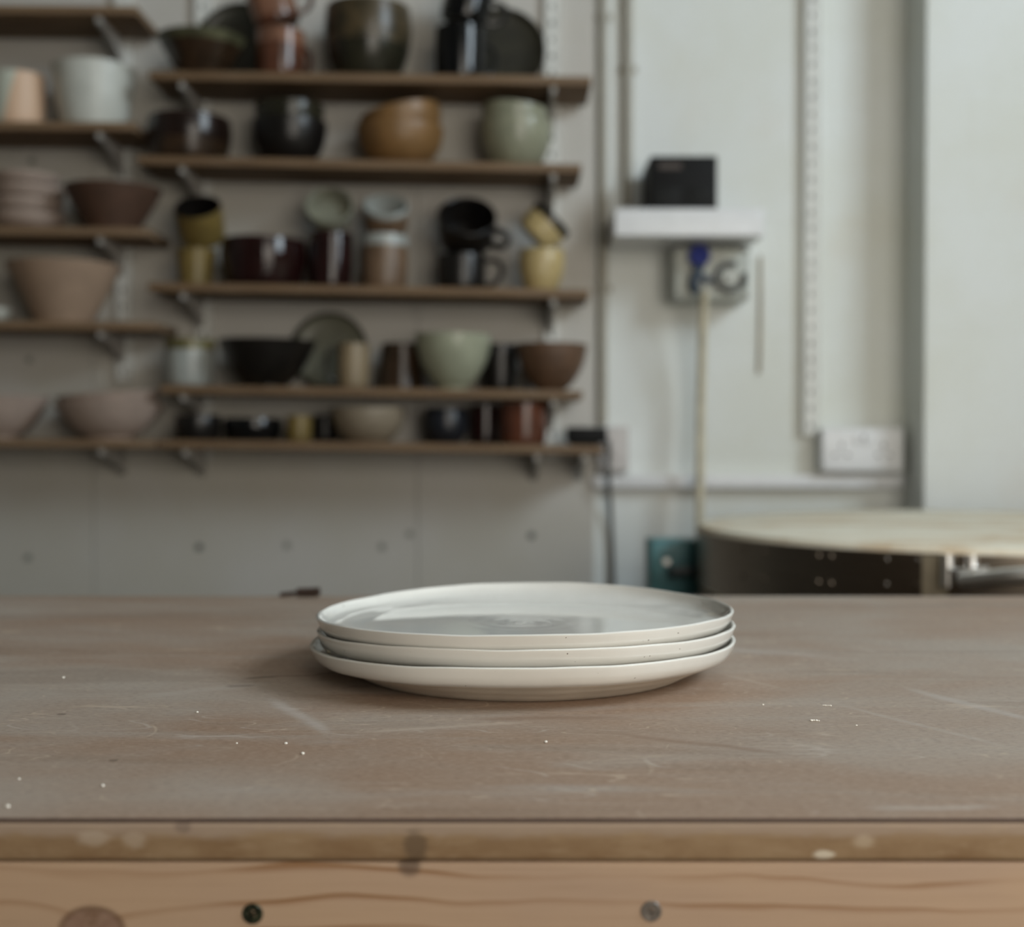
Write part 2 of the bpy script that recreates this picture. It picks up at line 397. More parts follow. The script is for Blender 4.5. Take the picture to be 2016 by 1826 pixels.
for lx in (TX0 + 0.05, TX1 - 0.12):
    for ly in (Y_front + 0.04, Y_far - 0.115):
        link('leg', nbox(rel((lx, ly, 0)), rel((lx + 0.07, ly + 0.07, z_rail - 0.0005)), 0.003), M_pine, bench)
for px, py, col, dark in ((497, 1800, (44, 46, 36), True), (1282, 1795, (112, 104, 96), False)):
    q = P(px, py, Y_front + 0.0006); qx, qy, qz = rel(q)
    bm = lathe([(0, -0.0001), (0.0012, -0.0001), (0.0016, 0.0004), (0.0036, 0.0006), (0.0041, 0.0001), (0.0041, -0.003), (0, -0.003)], 20)
    for a in (0, PI / 2):
        box(bm, (-0.0026, -0.0005, 0.0004), (0.0026, 0.0005, 0.00075), M=Matrix.Rotation(a + 0.4, 4, 'Z'))
    ms = N('screw_steel'); nn = ms.noise(ms.coord(), 900, 3)
    ms.col(ms.mix(ms.ramp(nn, 0.45, 0.65), lin(col), lin(tuple(x * (2.0 if dark else 0.8) for x in col)))); ms.set(rough=0.3, metal=0.7 if dark else 0.0)
    o = link('screw', bm, ms.m, bench, (qx, qy, qz), (PI / 2, 0, 0))
    o['label'] = 'dark green-black screw head' if dark else 'grey screw head'

# ------------------------------------------------------------------ the three plates
m = N('white_glaze')
v = m.coord(); n = m.noise(v, 14, 5, 0.6)
rad = m.n('ShaderNodeTexGradient', gradient_type='SPHERICAL')
sp = m.ramp(m.noise(m.coord(), 420, 1, 0.3), 0.79, 0.83)
c = m.mix(m.ramp(n, 0.35, 0.7), lin((225, 224, 218)), lin((217, 216, 210)))
c = m.mix(m.math('MULTIPLY', sp, 0.8), c, lin((92, 78, 62)))
m.col(c)
x, y, z = m.xyz(v)
r = m.math('SQRT', m.math('ADD', m.math('MULTIPLY', x, x), m.math('MULTIPLY', y, y)))
ang = m.math('ARCTAN2', y, x)
spi = m.math('SINE', m.math('ADD', m.math('MULTIPLY', r, 560), ang))
amp = m.ramp(r, 0.048, 0.006)
h = m.math('ADD', m.math('MULTIPLY', m.math('MULTIPLY', spi, amp), 0.5), m.math('MULTIPLY', m.noise(m.coord(scale=(1, 1, 4)), 38, 2), 0.25))
m.bump(h, 0.3, 0.0006)
m.set(rough=0.06, spec=0.7)
M_plate = m.m
M_foot = ceramic('bare_white_clay', (206, 197, 182), 0.4, 0.06, rings=0.15)
def plate_prof(R, lift=0.0):
    s = R / 0.1315
    outer = smooth_line([(0.0985, 0.0), (0.1012, 0.0010), (0.108, 0.0046), (0.1165, 0.0088), (0.1228, 0.0116), (0.1262, 0.0136), (0.1288, 0.0168), (0.1306, 0.0206), (0.1313, 0.0225)], 5)
    lip = [(0.1313, 0.0228), (0.1307, 0.0233), (0.1298, 0.0234), (0.1290, 0.0229)]
    inner = smooth_line([(0.1286, 0.0222), (0.1273, 0.0195), (0.1240, 0.0152), (0.1185, 0.0112), (0.111, 0.0086), (0.103, 0.0074), (0.09, 0.0074), (0.06, 0.0078), (0.03, 0.0080), (0, 0.0081)], 5)
    inner = [(r, z + lift * min(max((0.0222 - z) / 0.012, 0), 1)) for r, z in inner]
    return [(r * s, z) for r, z in [(0, 0.0015), (0.09, 0.0015), (0.0950, 0.0)] + outer + lip + inner], 3 + 20
PX = PT(1032, 1340)
z0 = ZT
for i, (R, cx, dz0, a, b, c2, mean, lab, ph) in enumerate((
        (0.1315, 1028.5, 0.0002, 1.6, -0.2, -1.5, -1.2, 'bottom white glazed plate of the stack, resting on the brown table', 0.4),
        (0.1292, 1035.0, 0.0087, 1.6, -0.3, -1.9, -0.6, 'middle white plate of the stack, sandwiched between two others', 1.9),
        (0.1290, 1032.5, 0.0174, 1.8, -0.3, -1.4, -0.9, 'topmost white glazed plate of the stack with a spiral in its well', 3.1))):
    prof, cut = plate_prof(R, 0.0045 if i == 2 else 0.0)
    def warp(r, z, t, R=R, a=a, b=b, c2=c2, mean=mean, ph=ph):
        w = min(max((r / R - 0.80) / 0.20, 0), 1); w = w * w * (3 - 2 * w)
        d = (mean + a * math.cos(t) + b * math.sin(t) + c2 * math.cos(2 * t)
             + 0.25 * math.sin(3 * t + ph) + 0.16 * math.sin(7 * t + 2 * ph) + 0.10 * math.sin(13 * t + ph) + 0.06 * math.sin(23 * t + 3 * ph)) * 0.001
        return r * (1 + 0.0016 * math.sin(2 * t + ph) + 0.0008 * math.sin(5 * t + ph)), z + d * w
    pl = thing('plate', lab, 'plate', ((cx - 1008) / F * 0.8107, 0.8107, z0 + dz0), (0, 0, 0), 'stacked white plates on the workbench')
    link('dish', lathe(prof, 160, warp, cut, None), M_plate, pl)
    o = link('foot', lathe(prof, 160, warp, 0, cut + 1), M_foot, pl); o['label'] = 'unglazed pale clay foot'

# ------------------------------------------------------------------ crumbs and tool on the bench
M_crumb = ceramic('dry_clay', (240, 236, 226), 0.8, 0.08)
def crumb_bm(r, n=1, seed=0):
    rnd = random.Random(seed); bm = bmesh.new()
    for k in range(n):
        b = bmesh.new(); bmesh.ops.create_icosphere(b, subdivisions=2, radius=r * (0.7 + 0.5 * rnd.random()) * (0.75 if n > 1 else 1))
        off = Vector(((k - (n - 1) / 2) * r * 1.5, rnd.uniform(-1, 1) * r * 0.8, 0))
        for vv in b.verts: vv.co = Vector((vv.co.x * 1.2, vv.co.y, max(vv.co.z, -r * 0.55) * 0.8)) * rnd.uniform(0.85, 1.12) + off
        me = bpy.data.meshes.new('t'); b.to_mesh(me); b.free(); bm.from_mesh(me); bpy.data.meshes.remove(me)
    zmin = min(vv.co.z for vv in bm.verts)
    for vv in bm.verts: vv.co.z -= zmin
    return bm
for i, (px, py, r, n, lab) in enumerate((
        (1605, 1421, 0.0010, 4, 'small cluster of white clay crumbs on bare brown tabletop beyond the plates, nearer of two'),
        (1628, 1391, 0.0008, 5, 'short line of white clay crumbs on the brown tabletop, just beyond the other cluster'),
        (1503, 1389, 0.0006, 1, None), (1686, 1430, 0.0007, 1, None), (1077, 1463, 0.0011, 1, 'single white clay crumb on the table in front of the plates'),
        (595, 1486, 0.0010, 1, None), (563, 1466, 0.0008, 1, None), (465, 1465, 0.0007, 1, None), (390, 1404, 0.0010, 1, None),
        (125, 1336, 0.0010, 1, None), (203, 1549, 0.0009, 1, None), (15, 1590, 0.0010, 1, None), (38, 1536, 0.0007, 1, None))):
    q = PT(px, py)
    tag(link('clay_crumb', crumb_bm(r * 0.8, n, i), M_crumb, None, (q.x, q.y, ZT + 0.00005), (0, 0, i * 1.1 if n == 1 else -0.1)),
        lab or 'tiny single white clay crumb lying loose on the brown tabletop', 'crumb', 'clay crumbs on the tabletop')
# dark wooden tool lying at the far edge
q = PT(594, 1176)
t = thing('modelling_tool', 'small dark wooden tool lying by the far table edge behind the plates', 'tool', (q.x, q.y, ZT))
M_tool = plain('dark_wood', (62, 46, 38), 0.5)
link('blade', tube([(-0.020, 0.002, 0.0020), (-0.008, 0.001, 0.0034), (0.002, 0.000, 0.0046)], 0.0020, 10), M_tool, t)
link('handle', tube([(-0.004, 0.001, 0.0042), (0.008, 0.000, 0.0046), (0.0165, -0.001, 0.0052)], 0.0040, 12), M_tool, t)

# ------------------------------------------------------------------ shelves, uprights, brackets
YF = 2.245                                   # front of the shelf boards
m = N('shelf_wood')
v = m.coord(scale=(1.2, 6, 30)); n = m.noise(v, 8, 5, 0.6, 0.6); n2 = m.noise(m.coord(), 5, 2)
c = m.mix(m.ramp(n, 0.3, 0.72), lin((126, 103, 78)), lin((104, 82, 60)))
c = m.mix(m.math('MULTIPLY', m.ramp(n2, 0.45, 0.7), 0.4), c, lin((122, 104, 86)))
m.col(c); m.bump(n, 0.15, 0.0006); m.set(rough=0.7, spec=0.3); M_shelf = m.m
class Shelf: pass
SH = {}
def shelf(key, x0, y0, x1, y1, label, th=0.0145):
    a, b = P(x0, y0, YF), P(x1, y1, YF)
    s = Shelf(); s.a, s.b = a, b; s.ang = math.atan2(a.z - b.z, b.x - a.x); s.th = th
    s.L = (b - a).length; s.mid = (a + b) / 2
    s.z = lambda x: a.z + (b.z - a.z) * (x - a.x) / (b.x - a.x)
    o = link('shelf', nbox((-s.L / 2, 0, -th), (s.L / 2, YB - YF - 0.0126, 0), 0.0015), M_shelf, None, (s.mid.x, YF, s.mid.z), (0, s.ang, 0))
    tag(o, label, 'shelf', 'wooden wall shelves holding pottery'); SH[key] = s
shelf('A', 293, 139, 1165, 150, 'top wooden shelf of the main bay, holding the largest dark green pot')
shelf('B', 270, 306, 1145, 323, 'second wooden shelf down in the main bay, holding ochre and celadon bowl stacks')
shelf('C', 291, 556, 1160, 570, 'wooden shelf of the main bay holding tall cups and stacked mugs')
shelf('D', 315, 758, 1147, 770, 'wooden shelf of the main bay holding the pale green footed bowl')
shelf('E', 309, 866, 1188, 878, 'lowest wooden shelf of the main bay, with the black adapter on its end')
shelf('L1', -330, 6, 269, 11, 'highest wooden shelf of the side bay, above the big white pot')
shelf('L2', -330, 236, 264, 240, 'wooden shelf of the side bay holding the big white pot')
shelf('L3', -330, 441, 292, 449, 'wooden shelf of the side bay holding the brown bowl beside stacked pale plates')
shelf('L4', -330, 628, 308, 634, 'wooden shelf of the side bay holding the peach bowl')
shelf('L5', -330, 862, 306, 866, 'lowest wooden shelf of the side bay holding pale pink bowls')

def upright(px_back, y_top, y_bot, label, Yb, depth=0.012):
    """slotted steel channel screwed to the wall"""
    t0, t1 = P(px_back, y_top, Yb), P(px_back, y_bot, Yb)
    h = t0.z - t1.z
    r = thing('shelf_upright', label, 'shelf upright', (t1.x, Yb, t1.z), (0, 0, 0), 'slotted steel shelf uprights')
    bm = bmesh.new(); w, d, s = 0.0135, depth, 0.0022
    for sg in (-1, 1):
        box(bm, (sg * w - 0.001, -d, 0), (sg * w + 0.001, 0, h))                    # cheeks
        box(bm, (min(sg * s, sg * w), -d, 0), (max(sg * s, sg * w), -d + 0.0016, h))
    z = 0.012
    prev = 0
    while z < h:
        box(bm, (-s, -d, prev), (s, -d + 0.0016, z)); prev = z + 0.011; z += 0.030
    box(bm, (-s, -d, prev if prev < h - 0.002 else h - 0.002), (s, -d + 0.0016, h))
    link('channel', bm, M_white_metal, r, smooth=False)
    bm = nbox((-w + 0.0012, -0.0012, 0.001), (w - 0.0012, -0.0002, h - 0.001))
    link('slot_shade_plate', bm, M_dark_hole, r, smooth=False)  # near-black plate added behind the slots to paint the shade inside the channel
def bracket(key, px_front, label):
    s = SH[key]; x = P(px_front, 500, YF + 0.02).x; zt = s.z(x) - s.th - 0.0006
    r = thing('shelf_bracket', label, 'bracket', (x, YB - 0.013, zt), (0, 0, 0), 'white steel shelf brackets')
    bm = bmesh.new(); D = YB - YF - 0.022; w = 0.0045
    prof = [(0, 0), (-D, 0), (-D, -0.012), (-D * 0.6, -0.020), (-D * 0.25, -0.034), (0, -0.050)]
    A = [bm.verts.new((-w, y, z)) for y, z in prof]; B = [bm.verts.new((w, y, z)) for y, z in prof]
    bm.faces.new(A); bm.faces.new(B[::-1])
    for i in range(len(prof)): bm.faces.new((A[i], A[(i + 1) % 6], B[(i + 1) % 6], B[i]))
    bmesh.ops.bevel(bm, geom=bm.edges[:], offset=0.001, segments=2, affect='EDGES')
    link('arm', bm, M_bracket, r)
    link('hook', nbox((-0.0018, -0.001, -0.05), (0.0018, 0.0008, -0.006)), M_bracket, r, smooth=False)
def bx(px): return 1008 + (px - 1008) * (YF + 0.02) / YB
upright(247, -120, 752, 'slotted upright in the side bay, ending above the pink bowl', YB)
upright(404, -120, 905, 'slotted upright near the end of the main bay beside the side bay', YB)
upright(1086, -120, 905, 'slotted upright behind the cream cup end of the main bay', YB)
upright(1592, -120, 856, 'bare white slotted upright alone on the white wall above the double socket', YW, 0.018)
desc = dict(A='top main shelf', B='second main shelf down', C='main shelf of stacked mugs', D='main shelf with the pale green bowl', E='lowest main shelf')
for k in 'ABCDE':
    bracket(k, 362 + (4 if k == 'E' else 0), 'bracket under the %s, at its side bay end' % desc[k])
    bracket(k, 1089 if k != 'E' else 1057, 'bracket under the %s, at its white wall end' % desc[k])
for k, d in (('L1', 'highest side bay shelf, above the white pot'), ('L2', 'side bay shelf with the white pot'), ('L3', 'side bay shelf with the brown bowl'), ('L4', 'side bay shelf with the peach bowl'), ('L5', 'lowest side bay shelf with pink bowls')):
    bracket(k, 200, 'white bracket under the ' + d)
bracket('E', 1150, 'bracket below the black adapter at the very end of the lowest shelf')

# ------------------------------------------------------------------ pottery
FORM = dict(
    round=[(.52, 0), (.55, .04), (.74, .2), (.91, .48), (.985, .78), (1, 1)],
    open=[(.42, 0), (.44, .06), (.62, .24), (.82, .56), (1, 1)],
    deep=[(.40, 0), (.42, .05), (.60, .18), (.82, .45), (.95, .74), (1, 1)],
    shallow=[(.55, 0), (.57, .08), (.78, .3), (.93, .65), (1, 1)],
    flare=[(.5, 0), (.55, .1), (.72, .42), (.9, .78), (1, 1)],
    straight=[(.84, 0), (.93, .05), (.98, .2), (1, .5), (1, .85), (.985, 1)],
    cup=[(.80, 0), (.90, .06), (.97, .3), (1, .65), (1, 1)],
    jar=[(.62, 0), (.72, .07), (.90, .32), (.99, .6), (1, .78), (.965, 1)],
    casserole=[(.80, 0), (.88, .1), (.97, .45), (1, .7), (.97, 1)],
    tall=[(.70, 0), (.78, .05), (.86, .4), (.95, .8), (1, 1)],
    belly=[(.60, 0), (.72, .08), (.94, .32), (1, .58), (.97, .8), (.92, 1)],
    tub=[(.70, 0), (.76, .05), (.89, .4), (.97, .8), (1, 1)],
    skirt=[(1.0, 0), (1.0, .05), (.95, .3), (.86, .7), (.80, 1)],
    plate=[(.62, 0), (.66, .12), (.86, .45), (.97, .8), (1, 1)])
def site(key, x0, x1, Y=None, dY=0):
    px = (x0 + x1) / 2
    R = (x1 - x0) / 2 / F * 2.31
    if Y is None: Y = min(2.312, YB - R - 0.016)
    Y += dY
    R = (x1 - x0) / 2 / F * Y
    X = (px - 1008) / F * Y
    s = SH[key]; return X, Y, s.z(X) + 0.0003, R, s.ang
def pot(key, name, label, cat, x0, x1, ytop, form, mat, mat2=None, frac=0.75, t=0.004, Y=None, dY=0, group=None, inner=None, handle=None, warp=None, hmat=None):
    """upright pot on a shelf between photographed columns x0..x1 with its rim at row ytop"""
    X, Y, Z, R, ang = site(key, x0, x1, Y, dY)
    H = P(1008, ytop, Y - R * 0.6).z - Z
    return make(name, label, cat, (X, Y, Z), (0, ang, 0), R, H, form, mat, mat2, frac, t, group, inner, handle, warp, hmat), (X, Y, Z, R, H, ang)
def make(name, label, cat, loc, rot, R, H, form, mat, mat2=None, frac=0.75, t=0.004, group=None, inner=None, handle=None, warp=None, hmat=None):
    prof, rim = vessel(FORM[form], R, H, t)
    if mat2 is None and inner is None and handle is None:
        return tag(link(name, lathe(prof, 56, warp), mat, None, loc, rot), label, cat, group)
    r = thing(name, label, cat, loc, rot, group)
    cut = rim
    if mat2: cut = max(i for i in range(rim) if prof[i][1] <= H * frac or i < 3)
    link('body', lathe(prof, 56, warp, 0, cut + 1), mat, r)
    if mat2:
        link('glazed_rim', lathe(prof, 56, warp, cut, rim + 4), mat2, r)
        link('interior', lathe(prof, 56, warp, rim + 3, None), inner or mat2, r)
    else:
        link('interior', lathe(prof, 56, warp, rim, None), inner or mat, r)
    if handle is not None:
        a, hh = handle if isinstance(handle, tuple) else (handle, 0.62)
        ro = R * 0.97; zc = H * 0.5; k = H * hh / 2; d = min(R * 0.72, 0.03)
        pts = [(ro - 0.002, 0, zc + k), (ro + d * 0.75, 0, zc + k * 0.95), (ro + d, 0, zc + k * 0.1), (ro + d * 0.6, 0, zc - k * 0.8), (ro - 0.003, 0, zc - k)]
        ca, sa = math.cos(a), math.sin(a)
        pts = [(p[0] * ca, p[0] * sa, p[2]) for p in pts]
        link('handle', tube(pts, 0.0048, 10, 6, 1.5), hmat or mat, r)
    return r
def tilted(loc, H, ang, axis='Y', lift=0.0):
    """base location for a vessel turned by ang about the centre of its rim"""
    R3 = Matrix.Rotation(ang, 3, axis)
    piv = Vector(loc) + Vector((0, 0, H + lift))
    return piv - R3 @ Vector((0, 0, H))
def rim_at(px, py, Y, H, ax, ay=0.0):
    """location and turn of a tipped vessel whose rim centre sits at the photographed point"""
    M = Matrix.Rotation(ay, 3, 'Y') @ Matrix.Rotation(ax, 3, 'X')
    return P(px, py, Y) - M @ Vector((0, 0, H)), M.to_euler()
def leaning(key, name, label, px, r_px, mat, ybot=None, rim=None, lean=6, Y=2.384, H=0.014, group=None, form='plate'):
    r = r_px / F * Y; X = (px - 1008) / F * Y; s = SH[key]
    a = math.radians(90 - lean)
    Z = s.z(X) + r * math.cos(math.radians(lean)) + 0.0004 + H * math.sin(math.radians(lean)) * 0
    prof, rm = vessel(FORM[form], r, H, 0.004)
    t = thing(name, label, 'plate', (X, Y + H * 0.35, Z), (a, 0, 0), group)
    link('dish', lathe(prof, 64, None, 0, rm - 5), mat, t)
    link('rim', lathe(prof, 64, None, rm - 6, rm + 4 + 3), rim or mat, t)
    link('well', lathe(prof, 64, None, rm + 3 + 3, None), mat, t)
    return t

G_darkgreen = ceramic('dark_green_glaze', (46, 44, 32), 0.22, 0.3)
G_olive = ceramic('olive_black_glaze', (48, 46, 35), 0.4, 0.25)
G_brown = ceramic('dark_brown_glaze', (60, 44, 30), 0.22, 0.35)
G_redbrown = ceramic('red_brown_glaze', (40, 27, 22), 0.2, 0.35)
G_greenrim = ceramic('green_drip_glaze', (92, 92, 68), 0.18, 0.3)
G_terra = ceramic('terracotta_glaze', (136, 98, 78), 0.14, 0.18)
G_terra_dk = ceramic('dark_terracotta_glaze', (98, 62, 46), 0.14, 0.3)
G_black = ceramic('black_gloss_glaze', (14, 15, 16), 0.08, 0.3)
G_ochre = ceramic('ochre_glaze', (132, 99, 60), 0.4, 0.12)
G_celadon = ceramic('celadon_glaze', (144, 145, 124), 0.25, 0.1)
G_yellow = ceramic('mustard_glaze', (120, 102, 56), 0.35, 0.14)
G_maroon = ceramic('maroon_gloss_glaze', (38, 16, 15), 0.07, 0.3)
G_coffee = ceramic('coffee_glaze', (114, 92, 72), 0.35, 0.14)
G_white = ceramic('white_pot_glaze', (196, 198, 190), 0.4, 0.05)
G_whitegrey = ceramic('blue_white_glaze', (164, 168, 164), 0.25, 0.08)
G_greygreen = ceramic('grey_green_glaze', (112, 112, 96), 0.35, 0.14)
G_soot = ceramic('soot_black_glaze', (24, 21, 19), 0.3, 0.3)
G_cream = ceramic('cream_yellow_glaze', (184, 164, 116), 0.3, 0.08)
G_olivegold = ceramic('olive_gold_glaze', (116, 108, 68), 0.3, 0.2)
G_bowlblack = ceramic('black_brown_glaze', (30, 27, 24), 0.3, 0.25)
G_mint = ceramic('pale_green_glaze', (156, 159, 138), 0.22, 0.06)
G_umber = ceramic('umber_clay', (96, 71, 52), 0.55, 0.14)
G_sand = ceramic('sand_glaze', (140, 124, 98), 0.35, 0.12)
G_navy = ceramic('navy_glaze', (28, 31, 38), 0.3, 0.2)
G_copper = ceramic('copper_brown_glaze', (100, 60, 44), 0.12, 0.25)
G_beige = ceramic('beige_glaze', (138, 126, 108), 0.4, 0.06)
G_pink = ceramic('bare_pink_clay', (170, 152, 140), 0.7, 0.05)
G_peach = ceramic('bare_peach_clay', (158, 134, 113), 0.7, 0.06)
G_biscuit = ceramic('biscuit_clay', (204, 176, 148), 0.6, 0.05)
G_choc = ceramic('chocolate_clay', (84, 60, 46), 0.6, 0.14)

# --- top shelf
pot('A', 'bowl', 'wide dark brown bowl with a green glazed rim at the end of the top shelf', 'bowl', 313, 486, 62, 'flare', G_brown, G_greenrim, 0.80, 0.005, Y=2.280, inner=G_greenrim)
leaning('A', 'plate', 'large dark olive plate leaning on the wall behind the green-rimmed bowl', 478, 88, G_olive)
mug, g = pot('A', 'mug', 'shiny terracotta mug standing upright on the top shelf', 'mug', 506, 602, 55, 'straight', G_terra_dk, G_terra, 0.7, 0.004, Y=2.288, handle=(0.9, 0.6))
make('mug', 'tilted brown mug resting on top of the terracotta mug', 'mug', (g[0] - 0.001, g[1], g[2] + g[4] + 0.011), (0, -0.32, 0), g[3] * 0.96, 0.066, 'straight', G_terra_dk, G_terra, 0.2, 0.004, handle=(0.15, 0.6))
pot('A', 'pot', 'large round dark green pot with tan streaks on the top shelf', 'pot', 640, 810, 2, 'jar', G_darkgreen, ceramic('tan_streaked_glaze', (80, 68, 48), 0.3, 0.4, (46, 42, 30)), 0.5, 0.005)
mug, g = pot('A', 'mug', 'glossy black mug standing upright on the top shelf', 'mug', 856, 956, 50, 'straight', G_black, Y=2.300, handle=(0.6, 0.6))
make('mug', 'tilted glossy black mug resting on the other black mug', 'mug', (g[0] + 0.004, g[1], g[2] + g[4] + 0.013), (0, 0.26, 0), g[3] * 0.95, 0.064, 'straight', G_black, handle=(0.2, 0.6))
leaning('A', 'plate', 'dark olive plate leaning on the wall behind the black mugs', 988, 86, G_olive)

# --- second shelf
pot('B', 'bowl', 'dark red-brown bowl with straight sides at the end of the second shelf', 'bowl', 293, 456, 224, 'casserole', G_brown, G_redbrown, 0.45, 0.005)
_, g = pot('B', 'bowl', 'lower of two nested dark green bowls on the second shelf', 'bowl', 498, 644, 232, 'round', G_soot, t=0.004)
make('bowl', 'upper of two nested dark green bowls on the second shelf', 'bowl', (g[0], g[1], g[2] + 0.0335), (0, g[5], 0), g[3] * 0.93, g[4] * 0.93, 'round', G_darkgreen)
_, g = pot('B', 'bowl', 'lower ochre bowl of the nested pair on the second shelf', 'bowl', 702, 872, 240, 'round', G_ochre, t=0.004)
a = -0.20
make('bowl', 'upper ochre bowl, tilted inside the other one', 'bowl', tilted((g[0] + 0.001, g[1], g[2] + 0.034), g[4] * 0.90, a), (0, a, 0), g[3] * 0.94, g[4] * 0.90, 'round', G_ochre)
_, g = pot('B', 'bowl', 'lower celadon bowl of the nested pair on the second shelf', 'bowl', 943, 1086, 232, 'round', G_celadon, t=0.004)
a = 0.10
make('bowl', 'upper celadon bowl, tilted inside the other one', 'bowl', tilted((g[0], g[1], g[2] + 0.037), g[4] * 0.86, a), (0, a, 0), g[3] * 0.905, g[4] * 0.86, 'round', G_celadon)

# --- third shelf
X, Y, Z, R, ang = site('C', 347, 426, 2.300)
make('cup', 'lower mustard cup of a nested pair at the end of the mug shelf', 'cup', (X, Y, Z), (0, ang, 0), R, 0.063, 'tall', G_yellow)
l, e = rim_at(389, 407, 2.290, 0.066, 0.68)
make('cup', 'upper mustard cup tipped forward to show its black inside', 'cup', l, e, 0.0415, 0.066, 'straight', G_yellow, inner=G_soot)
pot('C', 'casserole', 'glossy dark maroon bowl between the mustard cups and the maroon mug', 'bowl', 436, 604, 468, 'casserole', G_maroon, t=0.005)
_, g = pot('C', 'mug', 'tall glossy maroon mug on the mug shelf, under a grey green cup', 'mug', 608, 694, 457, 'straight', G_maroon, Y=2.305)
l, e = rim_at(648, 404, 2.282, 0.028, 0.98, 0.1)
make('cup', 'grey green cup tipped forward on top of the maroon mug', 'cup', l, e, 0.0425, 0.028, 'cup', ceramic('pale_grey_green_glaze', (132, 132, 116), 0.35, 0.12))
_, g = pot('C', 'mug', 'lower brown mug with a white glazed rim on the mug shelf', 'mug', 711, 803, 462, 'straight', G_coffee, G_whitegrey, 0.82, Y=2.303)
l, e = rim_at(760, 404, 2.285, 0.050, 0.66, 0.10)
make('mug', 'upper brown mug tipped forward, its white inside showing', 'mug', l, e, g[3] * 0.97, 0.050, 'straight', G_coffee, G_whitegrey, 0.86)
_, g = pot('C', 'mug', 'dark brown mug standing upright with its handle out, on the mug shelf', 'mug', 860, 956, 500, 'straight', G_soot, Y=2.303, handle=(-0.12, 0.72))
l, e = rim_at(920, 425, 2.274, 0.058, 0.86, 0.12)
make('mug', 'black mug tipped over on top of the dark brown mug', 'mug', l, e, 0.0515, 0.058, 'cup', G_soot, handle=(-0.30, 0.6))
_, g = pot('C', 'cup', 'lower cream yellow cup at the end of the mug shelf', 'cup', 1020, 1110, 490, 'jar', G_cream, Y=2.300)
l, e = rim_at(1089, 430, 2.300, 0.050, 0, 0.79)
make('cup', 'upper cream yellow cup leaning over, with a black rim', 'cup', l, e, 0.0405, 0.050, 'cup', G_cream, G_soot, 0.74)

# --- fourth shelf
pot('D', 'cup', 'white cup with an olive glazed rim on the shelf below the mustard cups', 'cup', 325, 424, 668, 'cup', G_whitegrey, G_olivegold, 0.80, Y=2.300)
pot('D', 'bowl', 'large flared black-brown bowl next to the olive-rimmed white cup', 'bowl', 430, 622, 668, 'open', G_bowlblack, t=0.005, Y=2.278)
leaning('D', 'plate', 'grey green plate with a dark rim leaning on the wall beside the black bowl', 650, 76, G_greygreen, rim=G_olive)
pot('D', 'mug', 'small sand-coloured mug with a dark handle in front of the leaning grey green plate', 'mug', 664, 727, 676, 'cup', G_sand, Y=2.290, inner=G_soot, handle=(PI + 0.35, 0.72), hmat=G_olive)
pot('D', 'jar', 'dark brown jar widening to its base, beside the sand-coloured mug', 'jar', 742, 836, 676, 'skirt', G_brown, Y=2.318)
pot('D', 'bowl', 'pale green footed bowl, tallest on its shelf', 'bowl', 815, 967, 657, 'deep', G_mint, Y=2.292, dY=-0.012)
pot('D', 'mug', 'dark mug squeezed behind the pale green and brown bowls', 'mug', 948, 1018, 678, 'cup', G_soot, Y=2.345)
pot('D', 'bowl', 'matt brown bowl at the free end of the pale green bowl shelf', 'bowl', 1014, 1155, 676, 'deep', G_umber, Y=2.296)

# --- lowest shelf
pot('E', 'bowl', 'dark bowl at the end of the lowest main shelf, nearest the pink bowl', 'bowl', 345, 436, 818, 'casserole', G_soot, Y=2.284)
pot('E', 'bowl', 'glossy black low bowl beside the small ochre cup on the lowest shelf', 'bowl', 440, 556, 824, 'casserole', G_black)
pot('E', 'cup', 'small ochre cup between black pots on the lowest shelf', 'cup', 564, 614, 820, 'cup', G_yellow, Y=2.295)
pot('E', 'cup', 'little black cup behind the beige bowl on the lowest shelf', 'cup', 617, 661, 818, 'cup', G_soot, Y=2.362)
pot('E', 'bowl', 'shallow beige bowl on the lowest shelf', 'bowl', 652, 798, 803, 'round', G_beige, Y=2.300)
pot('E', 'jar', 'round navy pot on the lowest shelf, beside the maroon mug', 'pot', 833, 922, 804, 'belly', G_navy)
pot('E', 'mug', 'dark maroon mug next to the coppery one on the lowest shelf', 'mug', 926, 981, 798, 'straight', G_maroon, Y=2.345)
pot('E', 'mug', 'shiny coppery brown mug on the lowest shelf', 'mug', 984, 1076, 794, 'straight', G_copper, Y=2.300)

# --- side bay
tw = pot('L2', 'cup', 'straight cup half white, half bare pink clay, beside the big white pot', 'cup', -12, 91, 142, 'straight', None, Y=2.300)[0]
m = N('white_and_pink_dip'); x, y, z = m.xyz(m.coord())
k = m.ramp(m.math('ADD', m.math('MULTIPLY_ADD', z, -0.28, x), m.math('MULTIPLY', m.noise(m.coord(), 30, 2), 0.004)), -0.0105, -0.0075)
m.col(m.mix(k, lin((190, 194, 180)), lin((206, 174, 146)))); m.set(rough=0.5)
tw.data.materials[0] = m.m
pot('L2', 'pot', 'big white round-sided pot on the side bay shelf', 'pot', 108, 268, 122, 'tub', G_white, t=0.005)
s = SH['L3']; hs = 0.0
for i, (wd, hh, dx, lab) in enumerate(((136, 0.030, 0, 'lowest pale pink plate of the stack in the side bay'), (130, 0.030, -2, 'second pale pink plate from the bottom of the stack'),
                                       (134, 0.028, 1, 'third pale pink plate from the bottom of the stack'), (126, 0.026, -4, 'top pale pink plate of the stack in the side bay'))):
    X, Y, Z, R, ang = site('L3', 60 + dx - wd / 2, 60 + dx + wd / 2, 2.318)
    make('plate', lab, 'plate', (X, Y, Z + hs), (0, ang, 0), R * 1.05, hh, 'shallow', G_pink, t=0.0045, group='stacked pink clay plates in the side bay'); hs += 0.0245
